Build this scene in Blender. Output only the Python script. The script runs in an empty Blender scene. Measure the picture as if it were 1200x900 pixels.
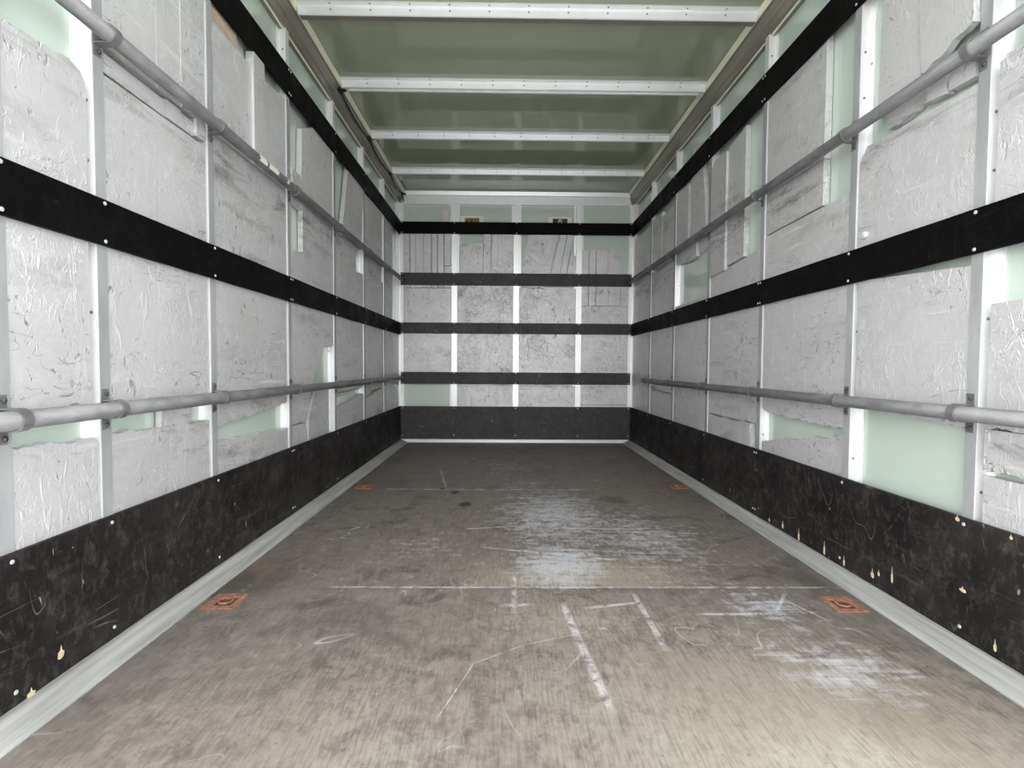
import bpy, math, random
from mathutils import Matrix, Vector
random.seed(7)
S = bpy.context.scene
COL = S.collection

# ------------------------------------------------------------------ camera, sky, exposure
cam_d = bpy.data.cameras.new('camera'); cam = bpy.data.objects.new('camera', cam_d); COL.objects.link(cam)
cam_d.sensor_fit = 'HORIZONTAL'; cam_d.sensor_width = 36.0; cam_d.lens = 584.0 / 1200.0 * 36.0
cam_d.clip_start = 0.02
Rv = Vector((0.99990468, -0.01238434, 0.00610478)); Uv = Vector((-0.00566178, 0.03549627, 0.99935377))
Fv = Vector((0.01259304, 0.99929307, -0.03542277))
M = Matrix((Rv, Uv, -Fv)).transposed().to_4x4(); M.translation = (-0.107, 0.0, 0.809)
cam.matrix_world = M
S.camera = cam

w = bpy.data.worlds.new('overcast_sky'); S.world = w; w.use_nodes = True
bg = w.node_tree.nodes['Background']
bg.inputs['Color'].default_value = (0.96, 0.98, 1.0, 1); bg.inputs['Strength'].default_value = 1.0
S.view_settings.view_transform = 'Standard'; S.view_settings.look = 'None'
S.view_settings.gamma = 1.0; S.view_settings.use_curve_mapping = False
S.view_settings.exposure = 2.18

# ------------------------------------------------------------------ dimensions (metres)
W = 1.215            # half width between the faces of the black boards
PF = 1.227           # post faces
GF = 1.262           # inner face of the outer skin
Y0, YB = 0.96, 5.27  # open end, face of the boards on the end wall
ZC = 2.625           # roof skin
POSTS = [0.76, 1.12, 1.405, 1.925, 2.605, 3.29, 3.97, 4.62]
HW = 0.019
BX = [-0.653, -0.002, 0.659]   # posts of the end wall

# ------------------------------------------------------------------ node helper
class NT:
    def __init__(s, name):
        s.m = bpy.data.materials.new(name); s.m.use_nodes = True
        s.t = s.m.node_tree; s.b = s.t.nodes['Principled BSDF']
        s._p = None
    def n(s, kind, **kw):
        x = s.t.nodes.new(kind)
        for k, v in kw.items(): setattr(x, k, v)
        return x
    def put(s, sock, v):
        if isinstance(v, bpy.types.NodeSocket): s.t.links.new(v, sock)
        else: sock.default_value = v
    def pos(s):
        if s._p is None: s._p = s.n('ShaderNodeNewGeometry').outputs['Position']
        return s._p
    def math(s, op, a, b=0.0, c=0.0, clamp=False):
        x = s.n('ShaderNodeMath', operation=op, use_clamp=clamp)
        for i, v in enumerate((a, b, c)): s.put(x.inputs[i], v)
        return x.outputs[0]
    def vec(s, op, a, b):
        x = s.n('ShaderNodeVectorMath', operation=op); s.put(x.inputs[0], a); s.put(x.inputs[1], b); return x.outputs[0]
    def noise(s, scale, detail=3.0, rough=0.55, dist=0.0, stretch=(1, 1, 1), off=(0, 0, 0)):
        p = s.vec('ADD', s.vec('MULTIPLY', s.pos(), stretch), off)
        x = s.n('ShaderNodeTexNoise'); s.put(x.inputs['Vector'], p)
        x.inputs['Scale'].default_value = scale; x.inputs['Detail'].default_value = detail
        x.inputs['Roughness'].default_value = rough; x.inputs['Distortion'].default_value = dist
        return x.outputs['Fac']
    def step(s, v, lo, hi, a=0.0, b=1.0):
        x = s.n('ShaderNodeMapRange', clamp=True); s.put(x.inputs[0], v)
        for i, k in enumerate((lo, hi, a, b)): x.inputs[i + 1].default_value = k
        return x.outputs[0]
    def line(s, v, width, at=0.5):      # thin contour of a noise field: scratches
        return s.step(s.math('ABSOLUTE', s.math('SUBTRACT', v, at)), 0.0, width, 1.0, 0.0)
    def mix(s, f, a, b):
        x = s.n('ShaderNodeMix', data_type='RGBA')
        s.put(x.inputs[0], f); s.put(x.inputs[6], a); s.put(x.inputs[7], b); return x.outputs[2]
    def mul(s, *v):
        r = v[0]
        for k in v[1:]: r = s.math('MULTIPLY', r, k)
        return r
    def mx(s, *v):
        r = v[0]
        for k in v[1:]: r = s.math('MAXIMUM', r, k)
        return r
    def xyz(s):
        x = s.n('ShaderNodeSeparateXYZ'); s.put(x.inputs[0], s.pos()); return x.outputs
    def blob(s, c, r, soft=1.0):        # an elliptical patch on the floor plan
        d = s.vec('MULTIPLY', s.vec('SUBTRACT', s.pos(), (c[0], c[1], 0)), (1 / r[0], 1 / r[1], 0))
        x = s.n('ShaderNodeVectorMath', operation='LENGTH'); s.put(x.inputs[0], d)
        return s.step(x.outputs['Value'], 1.0 - soft, 1.0, 1.0, 0.0)
    def bump(s, h, strength=0.3, dist=0.01):
        x = s.n('ShaderNodeBump'); s.put(x.inputs['Height'], h)
        x.inputs['Strength'].default_value = strength; x.inputs['Distance'].default_value = dist
        s.put(s.b.inputs['Normal'], x.outputs[0])
    def done(s, color=None, rough=None, metal=None, spec=None):
        if color is not None: s.put(s.b.inputs['Base Color'], color)
        if rough is not None: s.put(s.b.inputs['Roughness'], rough)
        if metal is not None: s.put(s.b.inputs['Metallic'], metal)
        if spec is not None: s.put(s.b.inputs['Specular IOR Level'], spec)
        return s.m
def c4(*c): return (c[0], c[1], c[2], 1.0)

def mat_panel(name, tone, dirt):
    n = NT(name)
    big = n.noise(2.2, 4, 0.6); fine = n.noise(55, 5, 0.75, 0.8)
    crum = n.noise(20, 4, 0.62, 1.1, off=(3, 6, 2))                      # dented, crumpled skin
    zone = n.step(n.noise(2.6, 3, 0.55, off=(7, 3, 1)), 0.40, 0.60)
    gouge = n.mul(n.line(n.noise(6, 3, 0.6, 2.4), 0.010), zone)
    gouge2 = n.mul(n.line(n.noise(13, 3, 0.6, 1.8, stretch=(1, 1, .6), off=(3, 1, 9)), 0.022), n.step(n.noise(3.6, 2, off=(1, 8, 4)), 0.42, 0.58))
    flake = n.mul(n.step(n.noise(26, 4, 0.65, 0.9, stretch=(1, 1, .3), off=(15, 2, 5)), 0.58, 0.66), n.step(n.noise(3.1, 3, off=(4, 12, 7)), 0.40, 0.60))
    pits = n.mul(n.step(n.noise(34, 3, 0.6, 0.8, stretch=(1, 1, .5), off=(5, 5, 5)), 0.63, 0.70), n.step(n.noise(4, 2, off=(2, 2, 7)), 0.45, 0.6))
    darks = n.mul(n.line(n.noise(8, 3, 0.55, 1.4, stretch=(1, .5, 1.5), off=(9, 9, 2)), 0.009), n.step(n.noise(3.0, 2, off=(6, 1, 3)), 0.52, 0.62))
    soil = n.mul(n.step(n.noise(6, 5, 0.75, stretch=(1, .35, 1.6), off=(4, 4, 4)), 0.52, 0.72), n.step(n.noise(1.7, 2, off=(8, 2, 2)), 0.42, 0.6))
    col = n.mix(n.step(big, 0.3, 0.7), c4(tone * .92, tone * .905, tone * .895), c4(tone * 1.06, tone * 1.045, tone * 1.04))
    col = n.mix(n.math('MULTIPLY', n.step(crum, .35, .65), .25), col, c4(tone * 1.18, tone * 1.18, tone * 1.18))
    col = n.mix(n.math('MULTIPLY', soil, dirt), col, c4(.20, .19, .18))
    drag = n.mul(n.step(n.noise(16, 4, 0.6, 0.3, stretch=(1, .14, 1.5), off=(2, 9, 11)), 0.60, 0.68), n.step(n.noise(2.3, 2, off=(14, 3, 3)), 0.46, 0.6))
    z = n.xyz()[2]
    rub = n.mul(n.step(n.math('ABSOLUTE', n.math('SUBTRACT', z, 1.60)), .03, .13, 1, 0), n.step(n.noise(9, 5, 0.75, 0.5, stretch=(1, .3, 1.7), off=(1, 1, 12)), 0.50, 0.68))
    rub2 = n.mul(n.step(n.math('ABSOLUTE', n.math('SUBTRACT', z, .64)), .02, .10, 1, 0), n.step(n.noise(12, 5, 0.75, 0.5, stretch=(1, .5, 1.3), off=(4, 1, 2)), 0.52, 0.70))
    col = n.mix(n.math('MULTIPLY', n.mx(rub, rub2), dirt), col, c4(.13, .12, .11))
    flake = n.mx(flake, drag)
    col = n.mix(n.math('MULTIPLY', n.mx(gouge, gouge2, flake), 0.6), col, c4(.86, .86, .85))
    col = n.mix(n.math('MULTIPLY', n.mx(darks, pits), 0.6), col, c4(.12, .11, .10))
    h = n.math('ADD', n.math('MULTIPLY', fine, 0.22), n.math('ADD', n.math('MULTIPLY', n.mx(gouge, gouge2, flake), 0.65), n.math('MULTIPLY', n.mx(pits, darks), -1.3)))
    h = n.math('ADD', h, n.math('MULTIPLY', n.mul(crum, n.step(zone, 0, 1, .2, 1)), .9))
    n.bump(n.math('ADD', h, n.math('MULTIPLY', big, 1.0)), 0.46, 0.006)
    return n.done(col, n.step(fine, 0.3, 0.7, 0.36, 0.55), 0.30, 0.5)

def mat_simple(name, col, rough, metal=0.0, spec=0.5, var=0.12, scale=14, stretch=(1, 1, 1), bump=0.08):
    n = NT(name)
    a = n.noise(scale, 4, 0.6, stretch=stretch)
    c = n.mix(n.step(a, 0.3, 0.7), c4(*[k * (1 - var) for k in col]), c4(*[min(1, k * (1 + var)) for k in col]))
    n.bump(n.noise(scale * 6, 3, 0.6, stretch=stretch), bump, 0.002)
    return n.done(c, rough, metal, spec)

def mat_board(name, wear, base, spec=.3):
    n = NT(name)
    z = n.xyz()[2]
    big = n.step(n.noise(2.6, 5, 0.65), 0.35, 0.72)
    streak = n.step(n.noise(9, 4, 0.65, stretch=(.6, .6, 1.0), off=(2, 5, 1)), 0.5, 0.75)
    scr = n.mx(n.mul(n.line(n.noise(3.1, 1, 0.4, 0.15, stretch=(.5, .5, 3.2), off=(3, 3, 3)), 0.006), n.step(n.noise(6, 2, off=(9, 1, 1)), 0.55, 0.63)), n.mul(n.line(n.noise(5, 1, 0.4, 0.1, stretch=(1.6, 1.6, .5), off=(8, 3, 5)), 0.005), n.step(n.noise(7, 2, off=(2, 7, 1)), 0.56, 0.64)))
    nick = n.step(n.noise(42, 2, 0.5, 0.4, stretch=(1, 1, .45), off=(1, 2, 3)), 0.735, 0.77)
    col = n.mix(n.math('MULTIPLY', big, .55 * wear), c4(*base), c4(.045, .038, .036))
    col = n.mix(n.math('MULTIPLY', streak, .5 * wear), col, c4(.05, .044, .042))
    mot = n.step(n.noise(34, 6, 0.8, 0.3, stretch=(1, 1, .6), off=(6, 6, 1)), .50, .72)
    col = n.mix(n.math('MULTIPLY', mot, .55 * wear), col, c4(.10, .092, .088))
    smear = n.mul(n.step(n.noise(14, 5, 0.75, 0.2, stretch=(1, .25, 1.6), off=(2, 6, 9)), .56, .74), n.step(z, .05, .30, 1, .25))
    col = n.mix(n.math('MULTIPLY', smear, .5 * wear), col, c4(.13, .12, .11))
    col = n.mix(n.math('MULTIPLY', scr, min(.3, .3 * wear)), col, c4(.34, .33, .32))
    col = n.mix(n.math('MULTIPLY', nick, .5 * wear), col, c4(.50, .42, .30))
    grid = n.n('ShaderNodeTexVoronoi'); n.put(grid.inputs['Vector'], n.pos()); grid.inputs['Scale'].default_value = 210
    n.bump(n.math('ADD', n.math('MULTIPLY', grid.outputs['Distance'], .3), n.math('MULTIPLY', n.noise(60, 3), .5)), 0.2, 0.002)
    return n.done(col, n.step(n.noise(8, 3), 0.3, 0.7, 0.45, 0.65), 0.0, spec)

def mat_floor():
    n = NT('worn_floor_plywood'); X = n.xyz()
    grain = n.noise(1.0, 6, 0.75, 0.3, stretch=(52, 13, 1))
    grain2 = n.noise(1.0, 4, 0.7, 0.2, stretch=(150, 14, 1), off=(3, 8, 0))
    cloud = n.noise(2.1, 5, 0.62, 0.6, off=(1, 4, 0)); mott = n.noise(17, 5, 0.7, 0.4)
    cross = n.noise(1.0, 4, 0.65, 0.2, stretch=(3.5, 40, 1), off=(5, 2, 0))
    dark = n.mix(n.step(grain, .25, .78), c4(.105, .089, .077), c4(.20, .175, .155))
    dark = n.mix(n.math('MULTIPLY', n.step(mott, .42, .7), .6), dark, c4(.25, .225, .20))
    dark = n.mix(n.math('MULTIPLY', n.step(cloud, .52, .72), .6), dark, c4(.062, .053, .047))
    blot = n.step(n.noise(4.5, 4, .65, .8, off=(8, 1, 0)), .56, .68)
    dark = n.mix(n.math('MULTIPLY', blot, .55), dark, c4(.05, .042, .036))
    # worn-through veneer in the middle of the load bed
    hair = n.noise(1.0, 4, 0.7, 0.25, stretch=(140, 12, 1), off=(1, 3, 0))          # long thin grain lines
    front = n.step(X[1], 1.790, 1.797, 1, 0)                                          # the sheet nearest the tail
    reg = n.mx(n.blob((.55, 1.02), (1.0, .72), .9), n.mul(n.blob((.16, 1.86), (.66, .40), .7), n.math('SUBTRACT', 1.0, front), .95),
               n.math('MULTIPLY', n.blob((-.45, .95), (.75, .55), .95), .62), n.math('MULTIPLY', n.blob((.15, 2.6), (.62, .8), .9), .50), n.math('MULTIPLY', n.blob((.1, 1.55), (.5, .35), .9), .55))
    wv = n.math('ADD', n.math('MULTIPLY', reg, .80), n.math('ADD', n.math('MULTIPLY', n.math('SUBTRACT', cloud, .5), 1.0), n.math('MULTIPLY', n.math('SUBTRACT', mott, .5), 1.0)))
    wv = n.math('ADD', wv, n.math('ADD', n.math('MULTIPLY', n.math('SUBTRACT', hair, .5), .55), n.math('MULTIPLY', n.math('SUBTRACT', n.noise(48, 4, .7, off=(2, 2, 0)), .5), .8)))
    worn = n.step(wv, .18, .78)
    tint = n.step(n.noise(2.6, 4, .6, off=(2, 7, 0)), .38, .62)
    beige = n.mix(tint, c4(.345, .32, .262), c4(.265, .23, .178))
    beige = n.mix(n.math('MULTIPLY', n.step(hair, .34, .52, 1, 0), .5), beige, c4(.135, .112, .092))
    beige = n.mix(n.math('MULTIPLY', n.step(mott, .50, .66), .5), beige, c4(.17, .15, .13))
    beige = n.mix(n.math('MULTIPLY', n.step(cloud, .46, .62), .35), beige, c4(.19, .165, .14))
    dark = n.mix(n.math('MULTIPLY', n.step(hair, .34, .50, 1, 0), .28), dark, c4(.06, .051, .045))
    col = n.mix(n.math('MULTIPLY', worn, .92), dark, beige)
    edge = n.mul(n.step(n.math('ABSOLUTE', X[0]), .80, 1.10), n.step(n.math('ABSOLUTE', n.math('SUBTRACT', X[1], 1.84)), .03, .16, 1, 0), n.step(cloud, .38, .58))
    col = n.mix(n.math('MULTIPLY', edge, .55), col, c4(.04, .036, .034))
    # grey-white scuffs
    sreg = n.mx(n.blob((.12, 2.02), (.30, .36), .8), n.math('MULTIPLY', n.blob((.16, 2.7), (.5, .95), .85), .80), n.math('MULTIPLY', n.blob((.55, 2.35), (.5, .75), .9), .66), n.math('MULTIPLY', n.blob((-.1, 4.0), (.9, .9), .9), .42), n.math('MULTIPLY', n.blob((-.5, 2.2), (.5, .5), .9), .35),
                n.math('MULTIPLY', n.blob((.8, 1.30), (.32, .24), .9), .72), n.math('MULTIPLY', n.blob((.05, 3.4), (.55, .55), .9), .45), n.math('MULTIPLY', n.blob((.78, 1.64), (.25, .2), .9), .7))
    sv = n.math('ADD', n.math('MULTIPLY', sreg, .62), n.math('ADD', n.math('MULTIPLY', n.math('SUBTRACT', mott, .5), .95), n.math('MULTIPLY', n.math('SUBTRACT', cross, .5), .8)))
    sv = n.math('ADD', sv, n.math('MULTIPLY', n.math('SUBTRACT', grain2, .5), .5))
    scuff = n.step(sv, .24, .60)
    def streakline(x0, y0, x1, y1, wd):
        # straight drag mark between two floor points
        L = math.hypot(x1 - x0, y1 - y0); ux, uy = (x1 - x0) / L, (y1 - y0) / L
        a = n.math('ADD', n.math('MULTIPLY', n.math('SUBTRACT', X[0], x0), ux), n.math('MULTIPLY', n.math('SUBTRACT', X[1], y0), uy))
        d = n.math('ADD', n.math('MULTIPLY', n.math('SUBTRACT', X[0], x0), -uy), n.math('MULTIPLY', n.math('SUBTRACT', X[1], y0), ux))
        d = n.math('ADD', n.math('ABSOLUTE', d), n.math('MULTIPLY', n.math('SUBTRACT', mott, .5), wd * 2.2))
        return n.mul(n.step(d, wd * .5, wd, 1, 0), n.step(a, -.02, .03), n.step(a, L - .03, L + .02, 1, 0))
    marks = n.mx(streakline(.092, 1.66, .145, 1.15, .016), streakline(.354, 1.74, .357, 1.40, .013), streakline(-.12, 1.66, -.02, 1.665, .014),
                 streakline(-.07, 1.9, -.075, 1.62, .012), streakline(.16, 1.64, .36, 1.68, .012), streakline(.53, 1.6, .76, 1.60, .010),
                 streakline(-.75, 1.80, -.1, 1.797, .009), streakline(-.1, 1.797, 1.12, 1.797, .010), streakline(-.05, 1.42, .151, 1.493, .0022),
                 streakline(-.19, 1.33, -.05, 1.42, .0018), streakline(-.26, 1.12, -.19, 1.33, .0018), streakline(-.9, 3.25, .4, 3.245, .018), streakline(-.1, 3.05, .35, 3.0, .016), streakline(-.3, 2.45, -.05, 2.5, .012), streakline(-.2, 2.2, .35, 2.06, .010),
                 streakline(-.5, 3.3, -.62, 3.9, .01), streakline(.8, 1.62, .9, 1.75, .008), streakline(.93, 1.56, .87, 1.7, .005))
    lines = n.mul(n.line(n.noise(2.3, 2, .5, 1.4, stretch=(1, .7, 1), off=(11, 3, 0)), .004), n.step(n.noise(3, 2, off=(3, 13, 0)), .52, .64))
    col = n.mix(n.math('MULTIPLY', scuff, .72), col, c4(.47, .475, .50))
    col = n.mix(n.math('MULTIPLY', n.mx(n.mul(marks, n.step(mott, .40, .58, .08, 1), n.step(cross, .3, .6, .5, 1)), n.math('MULTIPLY', lines, .6)), .68), col, c4(.56, .56, .57))
    # rust bleed round the ring plates and oil spots
    rust = n.mx(*[n.blob(c, (.16, .22), .9) for c in ((-1.05, 3.4), (1.05, 3.4), (1.05, 4.7), (-1.08, 4.75), (-1.06, 2.0))])
    col = n.mix(n.math('MULTIPLY', n.mul(rust, n.step(mott, .4, .65)), .35), col, c4(.17, .075, .04))
    oil = n.mx(n.blob((-.341, 2.894), (.045, .06), .35), n.blob((-.429, 3.17), (.03, .05), .35), n.blob((-.52, 3.27), (.02, .03), .3))
    col = n.mix(n.math('MULTIPLY', oil, .85), col, c4(.015, .014, .013))
    specks = n.step(n.noise(55, 2, .5, off=(5, 9, 0)), .70, .74)
    col = n.mix(n.math('MULTIPLY', specks, .4), col, c4(.03, .026, .024))
    n.bump(n.math('ADD', n.math('MULTIPLY', grain, .6), n.math('MULTIPLY', mott, .5)), .25, .003)
    return n.done(col, n.step(mott, .3, .7, .48, .72), 0, .35)

def mat_skin(name, col, rough):
    n = NT(name)
    a = n.noise(1.6, 3, .5); st = n.noise(5, 3, .6, stretch=(1, .25, .25), off=(4, 0, 2))
    c = n.mix(n.step(a, .3, .7), c4(*[k * .95 for k in col]), c4(*[k * 1.04 for k in col]))
    c = n.mix(n.math('MULTIPLY', n.step(st, .58, .75), .10), c, c4(.85, .88, .82))
    n.bump(n.noise(3, 1, .5), .012, .006)
    return n.done(c, rough, 0, .6)

def mat_rust():
    n = NT('rusty_steel')
    a = n.noise(60, 5, .7); b = n.noise(22, 4, .6, off=(3, 3, 3))
    c = n.mix(n.step(a, .35, .7), c4(.20, .085, .05), c4(.42, .215, .14))
    c = n.mix(n.math('MULTIPLY', n.step(b, .58, .7), .6), c, c4(.42, .36, .30))
    n.bump(a, .5, .002); return n.done(c, .85, .1, .3)

M_PANEL = mat_panel('silver_painted_plywood', .63, .5)
M_DIRTY = mat_panel('scuffed_silver_plywood', .60, .95)
M_POST = mat_simple('bright_aluminium_profile', (.90, .905, .90), .36, .45, .6, var=.03)
M_ZINC = mat_simple('galvanised_strip', (.37, .375, .38), .5, .15, var=.2, scale=9, stretch=(1, 1, .3))
M_TUBE = mat_simple('galvanised_tube', (.205, .203, .203), .48, .4, var=.32, scale=26, stretch=(1, .35, 1))
M_ALU = mat_simple('dull_aluminium', (.40, .40, .38), .55, .15, var=.30, scale=26, stretch=(1.6, .08, 1.6), bump=.2)
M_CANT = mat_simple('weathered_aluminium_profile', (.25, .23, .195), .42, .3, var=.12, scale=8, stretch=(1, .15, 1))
M_CREAM = mat_simple('cream_sealant', (.88, .88, .68), .6, var=.05)
M_RAW = mat_simple('raw_torn_wood', (.50, .40, .31), .8, var=.25, scale=25, stretch=(1, .3, 1), bump=.5)
M_CHIP = mat_simple('bare_wood_chip', (.60, .49, .34), .8, var=.15, scale=60)
M_KICK = mat_board('dark_phenolic_board_worn', 1.0, (.009, .0078, .0076), .15)
M_RAIL = mat_board('dark_phenolic_board', .10, (.003, .0028, .0028), .05)
M_BACKB = mat_board('sheen_greyed_phenolic_board', 1.2, (.036, .033, .035))  # sheen from the open end is put into the paler base colour
M_SKIN = mat_skin('green_fibreglass_skin', (.56, .645, .565), .14)
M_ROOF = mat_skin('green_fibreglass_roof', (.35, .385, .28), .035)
M_FLOOR = mat_floor()
M_RUST = mat_rust()
M_RECESS = mat_simple('recess_shade_rust', (.10, .045, .028), .9, var=.3, scale=60)  # rust with the shade of the recess mixed into its colour
M_SCREW = mat_simple('zinc_screw', (.70, .70, .71), .4, .4, var=.05)
M_BOLT = mat_simple('dark_bolt', (.10, .10, .10), .45, .6)
M_BLACK = mat_simple('black_rubber', (.012, .012, .012), .5, var=.1)
M_DARK = mat_simple('dark_hole', (.05, .045, .04), .8, var=.1)
M_YARD = mat_simple('yard_concrete', (.52, .52, .51), .9, var=.15, scale=4)
M_PAPER = mat_simple('cream_sticker', (.88, .84, .72), .6, var=.03)
M_ORANGE = mat_simple('orange_print', (.36, .20, .085), .6, var=.08)
M_BROWNP = mat_simple('dark_brown_print', (.055, .04, .02), .6, var=.08)

# ------------------------------------------------------------------ object helper
def mk(name, verts, faces, mat, parent=None, smooth=False, **tags):
    xs, ys, zs = zip(*verts)
    c = Vector(((min(xs) + max(xs)) / 2, (min(ys) + max(ys)) / 2, min(zs)))
    me = bpy.data.meshes.new(name); me.from_pydata([Vector(v) - c for v in verts], [], faces)
    me.materials.append(mat); me.validate()
    import bmesh
    bm = bmesh.new(); bm.from_mesh(me); bmesh.ops.recalc_face_normals(bm, faces=bm.faces); bm.to_mesh(me); bm.free()
    if smooth: me.shade_smooth()
    o = bpy.data.objects.new(name, me); COL.objects.link(o)
    place(o, c, parent)
    for k, v in tags.items(): o[k] = v
    return o
def world_loc(o):
    l = Vector(o.location)
    while o.parent: o = o.parent; l += Vector(o.location)
    return l
def place(o, c, parent):
    if parent is not None:
        o.parent = parent; o.location = c - world_loc(parent)
    else: o.location = c
def empty(name, loc, **tags):
    o = bpy.data.objects.new(name, None); COL.objects.link(o); o.location = loc; o.empty_display_size = .1
    for k, v in tags.items(): o[k] = v
    return o
def share(name, src, loc, parent):
    o = bpy.data.objects.new(name, src); COL.objects.link(o); place(o, Vector(loc), parent); return o
def box(x0, x1, y0, y1, z0, z1):
    v = [(x, y, z) for x in (x0, x1) for y in (y0, y1) for z in (z0, z1)]
    return v, [(0, 1, 3, 2), (4, 6, 7, 5), (0, 4, 5, 1), (2, 3, 7, 6), (0, 2, 6, 4), (1, 5, 7, 3)]
def prism(poly, fn, a, b):
    """extrude a 2D outline between a and b; fn(u, v, t) -> xyz"""
    n = len(poly); v = [fn(u, q, a) for u, q in poly] + [fn(u, q, b) for u, q in poly]
    f = [tuple(range(n)), tuple(range(2 * n - 1, n - 1, -1))] + [(i, (i + 1) % n, n + (i + 1) % n, n + i) for i in range(n)]
    return v, f
def tube(pts, r, seg=14, cap=True):
    v, f = [], []; pts = [Vector(p) for p in pts]
    for i, p in enumerate(pts):
        d = (pts[min(i + 1, len(pts) - 1)] - pts[max(i - 1, 0)]).normalized()
        u = d.cross(Vector((0, 0, 1)));
        if u.length < 1e-3: u = d.cross(Vector((1, 0, 0)))
        u.normalize(); q = u.cross(d)
        for k in range(seg):
            a = 2 * math.pi * k / seg; v.append(tuple(p + u * (r * math.cos(a)) + q * (r * math.sin(a))))
    for i in range(len(pts) - 1):
        for k in range(seg):
            a, b = i * seg + k, i * seg + (k + 1) % seg; f.append((a, b, b + seg, a + seg))
    if cap: f.append(tuple(range(seg))); f.append(tuple(range(len(v) - 1, len(v) - seg - 1, -1)))
    return v, f
def dome(r, h, axis, seg=10):
    """low screw head; axis = outward unit vector"""
    a = Vector(axis); u = a.orthogonal().normalized(); q = a.cross(u); v, f = [], []
    for rr, hh in ((r, 0), (r * .92, h * .6), (r * .45, h)):
        for k in range(seg):
            t = 2 * math.pi * k / seg; v.append(tuple(u * (rr * math.cos(t)) + q * (rr * math.sin(t)) + a * hh))
    for i in range(2):
        for k in range(seg):
            b, c = i * seg + k, i * seg + (k + 1) % seg; f.append((b, c, c + seg, b + seg))
    f.append(tuple(range(2 * seg, 3 * seg))); f.append(tuple(range(seg - 1, -1, -1)))
    return v, f
def rawmesh(name, vf, mat, smooth=False):
    me = bpy.data.meshes.new(name); me.from_pydata(vf[0], [], vf[1]); me.materials.append(mat)
    if smooth: me.shade_smooth()
    return me
SCREW = {d: rawmesh('screw', dome(.0054, .0022, d), M_SCREW) for d in ((1, 0, 0), (-1, 0, 0), (0, -1, 0))}
RIVET = {d: rawmesh('rivet', dome(.0045, .003, d), M_TUBE) for d in ((1, 0, 0), (-1, 0, 0), (0, -1, 0), (0, 0, -1))}

# ------------------------------------------------------------------ setting: yard, outer skin, floor, roof
mk('ground', *box(-25, 25, -40, 20, -1.16, -1.12), M_YARD, kind='structure')
WALL = {}
for side, s in (('left', -1), ('right', 1)):
    WALL[s] = mk('wall_' + side, *box(s * GF, s * (GF + .025), Y0, 5.345, -.08, 2.70), M_SKIN, kind='structure')
wall_back = mk('wall_back', *box(-GF, GF, 5.317, 5.345, -.08, 2.70), M_SKIN, kind='structure')
ceiling = mk('ceiling', *box(-GF, GF, Y0, 5.317, ZC, ZC + .03), M_ROOF, kind='structure')
floor = mk('floor', *box(-GF, GF, Y0, 5.317, -.08, -.022), M_DARK, kind='structure')
for a, b in ((Y0, 1.7925), (1.7945, 3.2455), (3.2475, 5.317)):
    mk('floor_sheet', *box(-1.135, 1.135, a, b, -.022, 0.0), M_FLOOR, floor)
FS = rawmesh('floor_screw', dome(.009, .001, (0, 0, 1)), M_TUBE)
for x, y in ((-1.041, 1.813), (-1.045, 1.774), (-.698, 1.813), (-.69, 1.772), (-.338, 1.772), (-.35, 1.813), (-.021, 1.815), (.0, 1.772), (.23, 1.772),
             (.24, 1.815), (.66, 1.815), (.686, 1.773), (.94, 1.815), (1.07, 1.773), (.917, 1.998), (-.76, 2.32), (.72, 2.32), (-.72, 3.27), (-.1, 3.27), (.5, 3.27), (.9, 3.27)):
    share('floor_screw', FS, (x, y, 0), floor)

# edge trims at the foot of the walls
for i, s in enumerate((-1, 1)):
    v, f = prism([(1.135, -.022), (1.135, .003), (1.150, .008), (1.205, .030), (GF, .032), (GF, -.022)], lambda u, q, t: (s * u, t, q), Y0, 5.30)
    mk('trim_%d' % (i + 1), v, f, M_ALU, kind='structure')
v, f = prism([(5.317, -.022), (5.262, -.022), (5.262, .030), (5.268, .034), (5.317, .034)], lambda u, q, t: (t, u, q), -1.205, 1.205)
mk('trim_3', v, f, M_POST, kind='structure')
# roof corner profiles
for i, s in enumerate((-1, 1)):
    t = empty('trim_%d' % (i + 4), (s * 1.22, Y0, 2.5), kind='structure')
    v, f = prism([(GF, 2.500), (1.234, 2.500), (1.232, 2.508), (1.222, 2.511), (1.217, 2.548), (1.211, 2.552), (1.208, 2.562), (1.190, 2.592), (1.180, 2.596), (1.180, ZC), (GF, ZC)], lambda u, q, t_: (s * u, t_, q), Y0, 5.317)
    mk('profile', v, f, M_CANT, t)
    v, f = prism([(1.180, 2.598), (1.176, 2.598), (1.162, 2.6185), (1.162, ZC), (1.180, ZC)], lambda u, q, t_: (s * u, t_, q), Y0, 5.25)
    mk('sealant_strip', v, f, M_CREAM, t)
    v, f = prism([(1.240, 2.497), (1.233, 2.495), (1.231, 2.500), (1.236, 2.503)], lambda u, q, t_: (s * u, t_, q), Y0, 5.25)
    mk('lip', v, f, M_CREAM, t)
t = empty('trim_6', (0, 5.3, 2.5), kind='structure')
v, f = prism([(5.317, 2.500), (5.278, 2.500), (5.276, 2.562), (5.284, 2.566), (5.284, 2.582), (5.262, 2.588), (5.250, ZC), (5.317, ZC)], lambda u, q, t_: (t_, u, q), -1.19, 1.19)
mk('header', v, f, M_POST, t)

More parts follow.
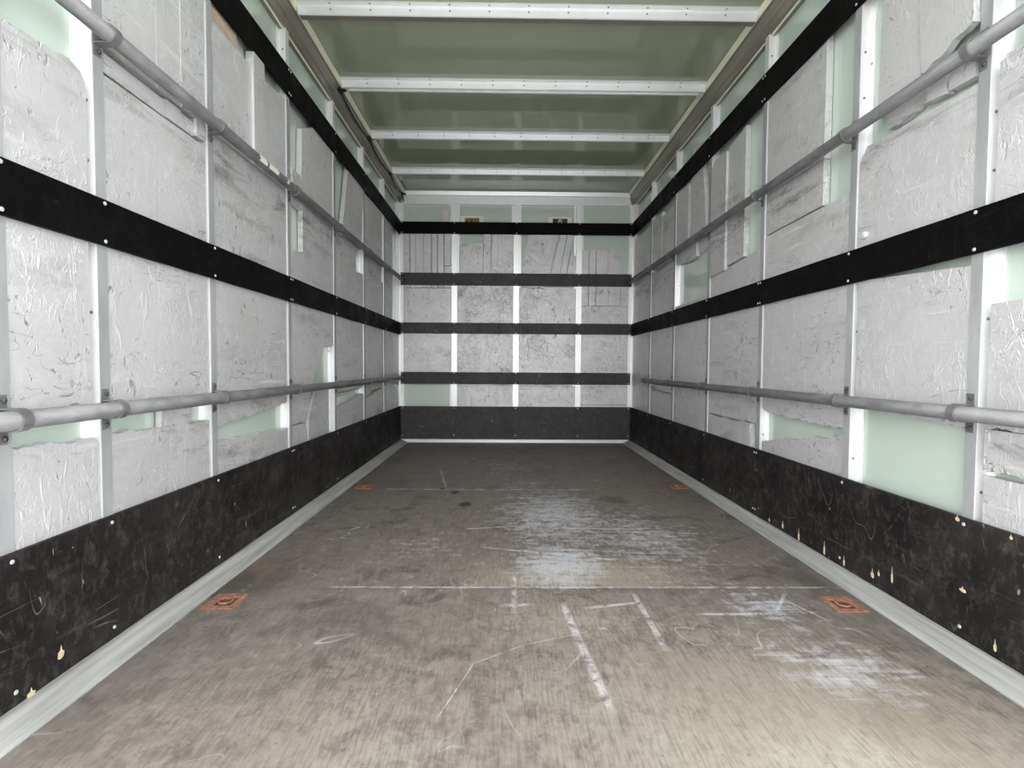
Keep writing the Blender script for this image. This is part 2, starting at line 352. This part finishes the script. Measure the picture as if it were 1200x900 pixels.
# roof bows
for bi, y in enumerate((1.92, 2.585, 3.245, 3.955, 4.665)):
    h, ub = (.047, .036) if bi < 2 else (.045, .016)
    prof = [(y - .028, ZC), (y - .028, ZC - .004), (y, ZC - .005), (y + .006, ZC - h), (y + .010, ZC - h - .002), (y + .008 + ub, ZC - h - .002), (y + .014 + ub, ZC - .005), (y + .07, ZC - .004), (y + .07, ZC)]
    bow = mk('roof_bow', *prism(prof, lambda u, q, t_: (t_, u, q), -1.164, 1.164), M_POST, ceiling)
    if bi < 2: mk('underside_shade', *box(-1.16, 1.16, y + .011, y + .007 + ub, ZC - h - .0035, ZC - h - .002), M_CANT, bow)  # darker strip puts the shade of the bow's underside into the colour
    k = -1.0
    while k < 1.05:
        share('rivet', RIVET[(0, -1, 0)], (k, y + .0025, ZC - h * .5), bow)
        share('rivet', RIVET[(0, 0, -1)], (k, y - .014, ZC - .004), bow)
        k += .2
    if bi == 2:
        mk('lip_bar', *prism([(y + .030, ZC - h + .006), (y + .030, ZC - h - .008), (y + .044, ZC - h - .008), (y + .046, ZC - h + .006)], lambda u, q, t_: (t_, u, q), -1.13, 1.13), M_POST, bow)  # slim white lip bar along this bow

# ------------------------------------------------------------------ wall posts
for s in (-1, 1):
    for y in POSTS[1:]:
        hat = [(GF, y - HW - .026), (GF - .003, y - HW - .026), (GF - .004, y - HW - .002), (PF, y - HW), (PF, y + HW), (GF - .004, y + HW), (GF - .003, y + HW + .02), (GF, y + HW + .02)]
        p = mk('post', *prism(hat, lambda u, q, t_: (s * u, q, t_), 0.03, 2.51), M_POST, WALL[s])
        mk('face_strip', *box(s * (PF - .0015), s * PF, y - HW + .002, y + HW - .001, .04, 2.17), M_ZINC, p)
        if y < 3:
            for z in (.46, .95, 1.36, 1.52, 1.83, 2.0, 2.40):
                share('rivet', RIVET[(0, -1, 0)], (s * (PF + .015), y - HW - .0015, z), p)
        for z in (.9, 1.45, 1.95):
            share('rivet', RIVET[(-s, 0, 0)], (s * (GF - .0035), y - HW - .014, z), p)
    c = [(GF, 5.235), (PF, 5.235), (PF, 5.283), (1.184, 5.283), (1.184, 5.317), (GF, 5.317)]
    mk('corner_post', *prism(c, lambda u, q, t_: (s * u, q, t_), .03, 2.51), M_POST, wall_back)
for x in BX:
    hat = [(x - .05, 5.317), (x - .05, 5.314), (x - .031, 5.313), (x - .03, 5.283), (x + .03, 5.283), (x + .031, 5.313), (x + .05, 5.314), (x + .05, 5.317)]
    mk('post', *prism(hat, lambda u, q, t_: (u, q, t_), .034, 2.51), M_POST, wall_back)

# ------------------------------------------------------------------ plywood infill pieces
def outline(pts, rag):
    out = []; n = len(pts)
    for i in range(n):
        p, q = pts[i], pts[(i + 1) % n]; out.append(p)
        L = math.hypot(q[0] - p[0], q[1] - p[1])
        if i in rag:
            m = max(3, int(L / .014)); nx, ny = -(q[1] - p[1]) / L, (q[0] - p[0]) / L; j = 0.0
            for k in range(1, m):
                j = j * .55 + random.uniform(-1, 1) * .0062
                t = (k + random.uniform(-.25, .25)) / m
                out.append((p[0] + (q[0] - p[0]) * t + nx * j, p[1] + (q[1] - p[1]) * t + ny * j))
    return out
def piece(s, pts, rag=(), off=0.0, th=.029, mat=None, tilt=0.0):
    """a board in the side wall; pts are (y, z); off > 0 stands proud of the posts"""
    o2 = outline(pts, rag); n = len(o2); ym = sum(p[0] for p in o2) / n; off += random.uniform(-.0012, .0012)
    front = [(s * (PF + .002 - off + tilt * (p[0] - ym)), p[0], p[1]) for p in o2]
    back = [(s * min(GF - .0005, PF + .002 - off + th + tilt * (p[0] - ym)), p[0], p[1]) for p in o2]
    f = [tuple(range(n)), tuple(range(2 * n - 1, n - 1, -1))] + [(i, (i + 1) % n, n + (i + 1) % n, n + i) for i in range(n)]
    return mk('panel', front + back, f, mat or M_PANEL, WALL[s])
def bay(i): return POSTS[i] + HW + .002, POSTS[i + 1] - HW - .022
def rect(a, b, z0, z1): return [(a, z0), (b, z0), (b, z1), (a, z1)]
LO, MID, TOP = .32, 1.20, 2.20

# bay 0 is the one beside the open end
A = [bay(i) for i in range(7)] + [(POSTS[7] + HW + .002, 5.225)]
for s in (-1, 1):
    mk('rear_frame', *box(s * PF, s * GF, Y0, 1.07, .03, 2.51), M_POST, WALL[s])
# ---- left wall
s = -1
a, b = A[1]
piece(s, rect(a, b, .70, MID), (0,)); piece(s, [(a, LO), (b + .012, LO), (b + .012, .60), (b, .607), (a, .615)], (1, 3), 0, .029, M_DIRTY)
piece(s, [(a, MID + .002), (b + .004, MID + .002), (b + .004, 1.555), (b - .012, 1.578), (b - .04, 1.588), (1.26, 1.582), (a, 1.574)], (4,))
a, b = A[2]
piece(s, rect(a, 1.642, .697, MID), (0,)); piece(s, rect(1.6445, b + .012, .694, MID), (0,)); piece(s, [(a, LO), (b + .01, LO), (b + .01, .598), (a, .612)], (2,), 0, .029, M_DIRTY)
piece(s, [(1.64, .602), (1.785, .602), (1.79, .685), (1.645, .69)], (0, 1), -.004, .02)
piece(s, [(a, MID + .002), (1.634, MID + .002), (1.634, 1.614), (a, 1.612)]); piece(s, [(1.6365, MID + .002), (b + .012, MID + .002), (b + .012, 1.618), (1.6365, 1.614)])
for y0, y1, z0, z1, of in ((a, 1.678, 1.619, 1.672, 0), (1.682, 1.757, 1.622, 1.680, .002), (1.760, 1.828, 1.625, 1.676, -.002), (1.832, b, 1.630, 1.690, .008)):
    piece(s, rect(y0, y1, z0, z1), (), of)
for y0, y1, of in ((a, 1.640, 0), (1.642, 1.690, .0015), (1.692, 1.757, .0005), (1.760, 1.828, .003), (1.831, b + .01, 0)):
    piece(s, rect(y0, y1, 1.692, TOP), (), of)
a, b = A[3]
piece(s, [(a, .572), (2.07, .580), (2.24, .592), (b, .622), (b, MID), (a, MID)], (0, 1, 2)); piece(s, [(a, LO), (b + .01, LO), (b + .01, .484), (a, .510)], (2,), 0, .029, M_DIRTY)
piece(s, rect(a, b + .01, MID + .002, 1.69), (), 0, .029, M_DIRTY)
piece(s, [(a + .012, 1.694), (2.235, 1.694), (2.235, 2.118), (a + .012, 2.112)]); piece(s, rect(2.24, 2.338, 1.694, 2.178), (), .013, .036)
piece(s, [(2.342, 1.694), (b + .01, 1.694), (b + .01, 2.15), (2.342, 2.115)]); piece(s, [(a + .01, 2.116), (2.15, 2.121), (2.14, TOP), (a + .01, TOP)], (1,), -.008, .02, M_RAW)
a, b = A[4]
piece(s, [(a, .492), (2.825, .500), (2.84, .56), (2.87, .65), (2.91, .71), (2.97, .80), (3.04, .88), (3.105, .928), (b + .008, .936), (b + .008, MID), (a, MID)], (0, 7))
piece(s, [(2.868, LO), (3.20, LO), (3.20, .652), (3.00, .660), (2.94, .61), (2.875, .50)], (), -.010, .019, M_DIRTY)
piece(s, [(a, LO), (2.862, LO), (2.845, .43), (2.82, .482), (a, .484)], (), -.012, .017)
piece(s, [(a, MID + .002), (b + .01, MID + .002), (b + .01, 1.69), (2.785, 1.69), (2.785, 1.432), (a, 1.402)], (), 0, .029, M_DIRTY)
piece(s, [(2.765, 1.694), (b + .01, 1.694), (b + .01, TOP), (2.98, TOP), (2.785, 2.100)])
piece(s, [(2.632, 1.668), (2.77, 1.655), (2.78, 1.79), (2.735, 1.825), (2.632, 1.83)], (1, 2), .012, .036, M_DIRTY)
a, b = A[5]
piece(s, [(a, .625), (b, .645), (b, MID), (a, MID)], (0,)); piece(s, [(a, LO), (b + .01, LO), (b + .01, .588), (3.62, .553), (a, .518)], (2, 3), 0, .029, M_DIRTY)
piece(s, [(a, .598), (3.60, .607), (3.90, .632), (a, .617)], (0,), -.008, .015)
piece(s, [(a, MID + .002), (b + .01, MID + .002), (b + .01, 1.518), (3.76, 1.512), (3.76, 1.69), (a, 1.69)], (), 0, .029, M_DIRTY)
piece(s, [(3.43, 1.694), (b - .06, 1.694), (b + .01, 2.10), (b + .01, TOP), (3.57, TOP)], (), .004)
a, b = A[6]
piece(s, rect(a, b + .01, .605, MID), (0,)); piece(s, [(a, LO), (b + .01, LO), (b + .01, .602), (4.46, .600), (a, .532)], (3,), 0, .029, M_DIRTY)
piece(s, [(a, MID + .002), (b + .01, MID + .002), (b + .01, 1.56), (4.51, 1.56), (4.51, 1.69), (a, 1.69)]); piece(s, [(a, 1.694), (4.54, 1.694), (4.54, TOP), (a, 2.16)])
a, b = A[7]
piece(s, rect(a, b, LO, MID)); piece(s, rect(a, 4.98, MID + .002, TOP), (), -.004)
# ---- right wall
s = 1
a, b = A[1]
piece(s, rect(a, b, .648, .99), (0,)); piece(s, rect(a, b, .527, .642), (0,), .004, .029, M_DIRTY); piece(s, rect(a, b, LO, .512))
piece(s, [(a, MID + .002), (b, MID + .002), (b, 1.64), (b - .02, 1.652), (a, 1.645)]); piece(s, rect(a, 1.335, 1.80, TOP), (), .01)
a, b = A[2]
piece(s, [(a, .642), (1.64, .650), (b, .668), (b, 1.14), (a, 1.106)], (0, 1)); 
piece(s, [(a, MID + .002), (b + .012, MID + .002), (b + .012, 1.585), (b - .02, 1.632), (a, 1.620)])
piece(s, [(1.605, 1.656), (1.765, 1.648), (1.782, 1.712), (1.600, 1.716)], (0,), -.003, .026, M_DIRTY); piece(s, [(1.528, 1.645), (1.597, 1.654), (1.592, 1.714), (1.535, 1.716)], (3,), .006); piece(s, [(1.432, 1.642), (1.518, 1.648), (1.520, 1.714), (1.440, 1.712)], (), .004)
piece(s, [(1.628, 1.720), (1.815, 1.720), (1.795, TOP), (1.640, TOP)]); piece(s, [(a + .002, 1.792), (1.52, 1.765), (1.615, 1.755), (1.632, 1.97), (1.622, TOP), (a + .002, TOP)], (0, 1), .016, .022, M_PANEL, .06)
a, b = A[3]
piece(s, [(a, .572), (b - .03, .585), (b + .004, .60), (b + .004, MID), (a, MID)], (0,)); piece(s, [(a, LO), (b + .004, LO), (b + .004, .428), (2.46, .450), (a, .542)], (3,), 0, .029, M_DIRTY)
piece(s, [(a + .012, MID + .002), (b + .01, MID + .002), (b + .01, 1.482), (a + .012, 1.492)]); piece(s, [(2.118, 1.498), (b + .01, 1.490), (b + .01, 1.69), (2.118, 1.69)], (), 0, .029, M_DIRTY)
piece(s, rect(2.302, b + .01, 1.694, TOP), (), .001); piece(s, rect(2.118, 2.299, 1.694, TOP))
a, b = A[4]
piece(s, rect(a, b + .01, .514, MID)); piece(s, [(2.69, LO), (b + .01, LO), (b + .01, .512), (3.16, .500), (2.70, .506)], (3,), 0, .029, M_DIRTY)
piece(s, [(a, MID + .002), (b + .01, MID + .002), (b + .01, 1.395), (a, 1.436)]); piece(s, [(2.82, 1.438), (3.035, 1.425), (3.035, 2.125), (2.82, 2.165)], (), -.001, .029, M_DIRTY)
piece(s, [(3.04, 1.402), (b + .01, 1.398), (b + .01, 2.08), (3.22, 2.13), (3.04, 2.115)], (), .011, .036, M_DIRTY)
a, b = A[5]
piece(s, rect(a, b + .01, LO, MID)); piece(s, rect(a, b + .01, MID + .002, 1.285))
piece(s, [(3.52, 1.592), (3.70, 1.590), (b, 1.612), (b, 1.69), (3.52, 1.69)], (0,)); piece(s, [(3.33, 1.66), (3.45, 1.60), (3.512, 1.622), (3.50, 1.69), (3.33, 1.69)], (0,), -.01, .02)
piece(s, [(3.345, 1.694), (3.625, 1.694), (3.645, 2.20), (3.62, 2.37), (3.455, 2.36)], (), 0, .029, M_PANEL); piece(s, rect(3.69, b + .01, 1.694, 2.16))
a, b = A[6]
piece(s, rect(a, b + .01, .650, MID), (0,)); piece(s, [(a, LO), (b + .01, LO), (b + .01, .640), (4.50, .602), (a, .592)], (), 0, .029, M_DIRTY)
piece(s, [(a + .01, MID + .002), (b + .01, MID + .002), (b + .01, 1.672), (4.30, 1.64), (a + .01, 1.66)], (), 0, .029, M_DIRTY); piece(s, rect(a + .01, 4.30, 1.694, 2.10)); piece(s, rect(4.305, b + .01, 1.694, 2.14))
a, b = A[7]
piece(s, rect(a, b, LO, MID)); piece(s, rect(a, b, MID + .002, 1.69), (), 0, .029, M_DIRTY); piece(s, rect(a, b, 1.694, 2.12))

lump = share('filler_lump', rawmesh('filler_lump', dome(.017, .012, (-1, 0, 0), 9), M_POST, True), (PF + .002, 1.86, 1.305), WALL[1]); lump.scale = (1, 1.2, .9)

def bpiece(pts, rag=(), off=0.0, mat=None):
    o2 = outline(pts, rag); n = len(o2); off += random.uniform(-.001, .001)
    v = [(p[0], 5.285 - off, p[1]) for p in o2] + [(p[0], 5.3165, p[1]) for p in o2]
    f = [tuple(range(n)), tuple(range(2 * n - 1, n - 1, -1))] + [(i, (i + 1) % n, n + (i + 1) % n, n + i) for i in range(n)]
    return mk('panel', v, f, mat or M_PANEL, wall_back)
XB = [(-1.182, -.685), (-.620, -.034), (.030, .627), (.691, 1.182)]
G = .0022
for i in range(4):
    l, r = XB[i]
    bpiece(rect(l, r, .72, 1.18), (), 0, M_DIRTY if i in (1,) else M_PANEL)
l, r = XB[1]; bpiece([(l, .36), (r, .36), (r, .612), (l, .592)]); bpiece([(l, .596), (r, .616), (r, .64), (l, .64)], (), -.006)
l, r = XB[2]; bpiece(rect(l, r, .36, .600)); bpiece(rect(l, .45, .604, .64), (), -.008); bpiece(rect(.455, .60, .595 + .008, .64), (), .004)
l, r = XB[3]; bpiece(rect(l, r, .36, .405)); bpiece(rect(l, r, .408, .64))
l, r = XB[0]; bpiece(rect(l, r, 1.24, 1.625))
for x0, x1, z0, of in ((l, -1.124, 1.63, 0), (-1.116, -1.062, 1.63, .003), (-1.06, -.982, 1.63, 0), (-.98, -.897, 1.63, .002), (-.886, -.834, 1.63, -.002), (-.824, -.766, 1.63, .002), (-.756, r, 1.862, .004)):
    bpiece(rect(x0, x1, z0, TOP), (), of)
bpiece(rect(-.758, r, 1.63, 1.85)); bpiece(rect(-.785, -.702, 2.28, 2.455), (), -.01)
l, r = XB[1]; bpiece(rect(l, r, 1.24, 1.67), (), 0, M_DIRTY); bpiece(rect(l + .015, -.352, 1.673, 2.10)); bpiece(rect(-.348, -.272, 1.673, TOP), (), .002); bpiece(rect(-.260, -.200, 1.673, TOP)); bpiece(rect(-.197, r, 1.673, TOP), (), .001)
l, r = XB[2]; bpiece([(l, 1.24), (r, 1.24), (r, 1.632), (.35, 1.625), (l, 1.640)])
bpiece([(.034, 1.69), (.325, 1.69), (.442, TOP), (.128, TOP)]); bpiece([(.338, 1.69), (.435, 1.69), (.530, TOP), (.458, TOP)], (), .003)
bpiece([(.440, 1.69), (.505, 1.69), (.598, TOP), (.536, TOP)]); bpiece([(.512, 1.69), (r - .012, 1.69), (r, 1.97), (.572, 2.01)], (), .002)
bpiece([(.06, 1.648), (.30, 1.632), (.31, 1.66), (.06, 1.665)], (), -.008)
l, r = XB[3]; bpiece(rect(l, r, 1.24, 1.448))
for x0, x1, z1, of in ((l, .757, 2.04, 0), (.766, .836, 2.04, .003), (.842, .966, 2.04, 0), (.968, 1.098, 2.04, .002), (1.102, r, 1.66, 0)):
    bpiece(rect(x0, x1, 1.452, z1), (), of)

# ------------------------------------------------------------------ black boards on the walls
def edge_jitter(a, b, z0, z1):
    """outline with small nicks along both long edges"""
    pts = []; n = max(6, int((b - a) / .09))
    for i in range(n + 1): pts.append((a + (b - a) * i / n, z0 + (random.uniform(0, .0012) if 0 < i < n else 0)))
    for i in range(n, -1, -1): pts.append((a + (b - a) * i / n, z1 - (random.uniform(0, .0012) if 0 < i < n else 0)))
    return pts
def side_board(name, s, a, b, z0, z1, mat, label, cat, group, zs, th=.012):
    t = empty(name, (s * (W + th / 2), (a + b) / 2, z0), label=label, category=cat, group=group)
    v, f = prism(edge_jitter(a, b, z0, z1), lambda u, q, x: (x, u, q), s * W, s * (W + th))
    mk('board', v, f, mat, t)
    for y in POSTS + [5.255]:
        for yy in ((y - .011, y + .011) if abs(y - 2.605) < .01 else (y,)):
            if a < yy < b:
                for z in zs: share('screw', SCREW[(-s, 0, 0)], (s * W, yy, z), t)
    return t
SN = {-1: 'left', 1: 'right'}
KICK = {}
for s in (-1, 1):
    n_ = SN[s]
    for k, (a, b) in enumerate(((Y0, 2.604), (2.606, YB))):
        which = 'nearer' if k == 0 else 'farther'
        KICK[s, k] = side_board('kick_board', s, a, b, .031, .381, M_KICK, 'tall black %s kick board along the foot of the %s wall' % (('nearer', 'farther')[k], n_), 'kick board', 'kick boards along the side walls', (.362, .062))
        side_board('rub_rail', s, a, b, 1.135, 1.262, M_RAIL, 'black %s rub rail at mid height of the %s wall' % (which, n_), 'rub rail', 'rub rails on the side walls', (1.251, 1.147))
        side_board('rub_rail', s, a, b, 2.176, 2.318, M_RAIL, 'black %s rub rail high on the %s wall under the roof profile' % (which, n_), 'rub rail', 'rub rails on the side walls', (2.305, 2.189))
def back_board(name, z0, z1, mat, label, cat, group, zs):
    t = empty(name, (0, YB + .006, z0), label=label, category=cat)
    if group: t['group'] = group
    v, f = prism(edge_jitter(-1.2145, 1.2145, z0, z1), lambda u, q, y: (u, y, q), YB, YB + .012)
    mk('board', v, f, mat, t)
    for x in [-1.197] + BX + [1.197]:
        for z in zs: share('screw', SCREW[(0, -1, 0)], (x, YB, z), t)
back_board('kick_board', .034, .382, M_BACKB, 'tall greyish black kick board across the foot of the end wall', 'kick board', None, (.365, .075))
for z0, z1, which, m in ((.618, .745, 'lowest of the four dark rub rails across the end wall, just above the kick board', M_BACKB), (1.149, 1.265, 'second lowest dark rub rail across the end wall', M_BACKB),
                      (1.655, 1.785, 'second highest dark rub rail across the end wall, below the split planks', M_BACKB), (2.190, 2.315, 'highest, blackest rub rail across the end wall, below the two stickers', M_RAIL)):
    back_board('rub_rail', z0, z1, m, which, 'rub rail', 'rub rails across the end wall', (z0 + .012, z1 - .011))
# bare-wood chips in the kick boards
CH = rawmesh('chip', prism([(-.5, -.5), (-.1, -.65), (.35, -.45), (.5, .1), (.15, .35), (.05, 1.0), (-.08, .4), (-.45, .2)], lambda u, q, t_: (t_, u, q), -.05, .05), M_CHIP)
for s, y, z, sy, sz in ((-1, 1.235, .085, .026, .03), (-1, 1.155, .036, .03, .02), (1, 2.33, .06, .02, .03), (1, 2.20, .055, .018, .05), (1, 2.02, .06, .016, .05), (1, 1.90, .055, .014, .035), (1, 1.75, .07, .022, .03), (1, 1.72, .085, .014, .02),
                        (1, 1.66, .10, .012, .05), (1, 1.40, .172, .03, .014), (1, 1.30, .062, .012, .03), (1, 1.425, .372, .02, .016), (1, 2.45, .05, .02, .02), (1, 1.27, .37, .012, .012)):
    k = 0
    c = share('chip', CH, (s * (W - .0003), y, z), KICK[s, k]); c.scale = (.012, sy * .7, sz * .7)

# ------------------------------------------------------------------ lashing rails
def clamp_mesh(s):
    v, f = [], []
    # saddle strap round the tube plus two tabs on the post
    r0, r1, n = .0228, .0265, 12; cx = s * 1.189; w2 = .012
    def ring(r):
        out = []
        for k in range(n + 1):
            a = math.radians(-100 + 200 * k / n); out.append((cx - s * r * math.cos(a), r * math.sin(a)))
        return out
    pl = [(s * (PF - .0035), -.056), (s * (PF - .0035), -.0262)] + [(s * (PF - .010), -.0262)] + ring(r1) + [(s * (PF - .010), .0262), (s * (PF - .0035), .0262), (s * (PF - .0035), .056), (s * (PF - .0015), .056), (s * (PF - .0015), .0228)] + ring(r0)[::-1] + [(s * (PF - .0015), -.0228), (s * (PF - .0015), -.056)]
    return prism(pl, lambda u, q, t_: (u, t_, q), -w2, w2)
for s in (-1, 1):
    cm = rawmesh('clamp', clamp_mesh(s), M_TUBE)
    bm_ = rawmesh('bolt', dome(.007, .006, (-s, 0, 0), 6), M_BOLT)
    for z, h in ((.683, 'low'), (1.702, 'upper')):
        lab = {(-1, .683): 'galvanised round lashing rail low along the left wall', (1, .683): 'galvanised round lashing rail low along the right wall',
               (-1, 1.702): 'galvanised round lashing rail in the upper half of the left wall', (1, 1.702): 'galvanised round lashing rail in the upper half of the right wall'}[s, z]
        t = empty('lashing_rail', (s * 1.189, (Y0 + 5.24) / 2, z - .022), label=lab, category='rail', group='lashing rails')
        end = 5.262 if z > 1 else (5.262 if s < 0 else 4.70)
        v, f = tube([(s * 1.189, Y0 + .02, z), (s * 1.189, 2.5, z), (s * 1.189, end, z)], .0215, 18)
        mk('tube', v, f, M_TUBE, t, True)
        for y in POSTS[1:]:
            if y > end: continue
            c = share('clamp', cm, (0, y - (.004 if s < 0 else -.004), z), t)
            for dz in (-.043, .043): share('bolt', bm_, (s * (PF - .0035), y, z + dz), c)
        if end > 5:
            mk('end_flange', *box(s * 1.212, s * 1.168, 5.262, 5.2695, z - .04, z + .04), M_DARK, t)
        if s < 0 and z > 1:
            for y0, y1 in ((2.19, 2.26), (2.28, 2.37), (2.46, 2.48)):
                v, f = [], []
                for yy in (y0, y1):
                    for k in range(6):
                        a = math.radians(-35 + 20 * k); v.append((s * (1.189 - .0221 * math.cos(a)), yy + random.uniform(-.008, .008), z + .0221 * math.sin(a)))
                f = [(k, k + 1, k + 7, k + 6) for k in range(5)]
                mk('paint_patch', v, f, M_PAPER, t)

# ------------------------------------------------------------------ floor ring plates
def ring_plate(x, y, label, sc=1.0):
    t = empty('lashing_plate', (x, y, 0), label=label, category='lashing plate', group='rusty lashing plates in the floor')
    h = .054
    ro = [(-h, -h), (h, -h), (h, h), (-h, h)]; ri = [(-.034, -.034), (.034, -.034), (.034, .034), (-.034, .034)]
    v = [(x + p[0], y + p[1], .0004) for p in ro] + [(x + p[0], y + p[1], .004) for p in ro] + [(x + p[0], y + p[1], .004) for p in ri] + [(x + p[0] * .8, y + p[1] * .8, .0008) for p in ri]
    f = []
    for k in range(3): f += [(4 * k + i, 4 * k + (i + 1) % 4, 4 * k + 4 + (i + 1) % 4, 4 * k + 4 + i) for i in range(4)]
    f.append((3, 2, 1, 0))
    mk('plate', v, f, M_RUST, t)
    mk('recess', *box(x - .028, x + .028, y - .028, y + .028, .0004, .0010), M_RECESS, t)
    pts = [(x + .022 * math.cos(a), y + .022 * math.sin(a), .0045) for a in [2 * math.pi * k / 20 for k in range(21)]]
    vv, ff = tube(pts, .0035, 8); mk('ring', vv, ff, M_RUST, t, True)
    mk('ring_pivot', *box(x - .008, x + .008, y + .016, y + .030, .001, .009), M_RUST, t)
ring_plate(-1.057, 1.684, 'square rusty lashing plate in the floor near the left edge, closest to the camera')
ring_plate(1.052, 1.664, 'square rusty lashing plate in the floor near the right edge, closest to the camera')
ring_plate(-1.045, 3.305, 'distant rust-brown lashing plate in the floor near the left edge')
ring_plate(1.062, 3.335, 'distant rust-orange lashing plate in the floor near the right edge')

# ------------------------------------------------------------------ cable along the left roof profile
t = empty('cable', (-1.19, 3.3, 2.55), label='thin black cable sagging along the left roof profile', category='cable')
pts = [(-1.178, 3.29, 2.575), (-1.186, 3.33, 2.578)]
for a, b in ((3.33, 3.98), (3.98, 4.69), (4.69, 5.24)):
    for k in range(1, 9):
        u = k / 8; pts.append((-1.188 - .006 * math.sin(math.pi * u), a + (b - a) * u, 2.583 - .020 * math.sin(math.pi * u)))
pts += [(-1.185, 5.258, 2.55), (-1.180, 5.262, 2.52)]
vv, ff = tube(pts, .0055, 8); mk('sheath', vv, ff, M_BLACK, t, True)
for y in (3.30, 3.985, 4.695, 5.235):
    v, f = tube([(-1.19, y - .03, 2.585), (-1.188, y + .02, 2.583)], .013, 10); mk('connector', v, f, M_BLACK, t)
    mk('clip', *box(-1.196, -1.15, y - .008, y + .008, 2.578, 2.592), M_BLACK, t)

# ------------------------------------------------------------------ stickers on the end wall
def sticker(x0, x1, printmat, marks, label):
    t = empty('sticker', ((x0 + x1) / 2, 5.316, 2.30), label=label, category='sticker')
    mk('backing', *box(x0, x1, 5.3155, 5.317, 2.25, 2.388), M_PAPER, t)
    m = (x1 - x0) * .18
    p = mk('print', *box(x0 + m, x1 - m, 5.3150, 5.3155, 2.255, 2.370), printmat, t)
    for a, b, z0, z1, mt in marks:
        mk('mark', *box(x0 + a * (x1 - x0), x0 + b * (x1 - x0), 5.3146, 5.3150, z0, z1), mt, p)
sticker(-.592, -.352, M_ORANGE, [(.25, .33, 2.325, 2.352, M_BROWNP), (.38, .41, 2.325, 2.362, M_BROWNP), (.45, .53, 2.325, 2.362, M_BROWNP), (.60, .63, 2.325, 2.362, M_BROWNP), (.66, .74, 2.325, 2.362, M_RUST), (.77, .80, 2.30, 2.370, M_BROWNP)], 'cream sticker with an orange-brown printed field on the end wall')
sticker(.335, .580, M_BROWNP, [(.43, .57, 2.352, 2.360, M_PAPER), (.43, .46, 2.325, 2.352, M_PAPER), (.54, .57, 2.325, 2.352, M_PAPER), (.24, .78, 2.318, 2.323, M_ZINC)], 'cream sticker with a dark brown printed field on the end wall')
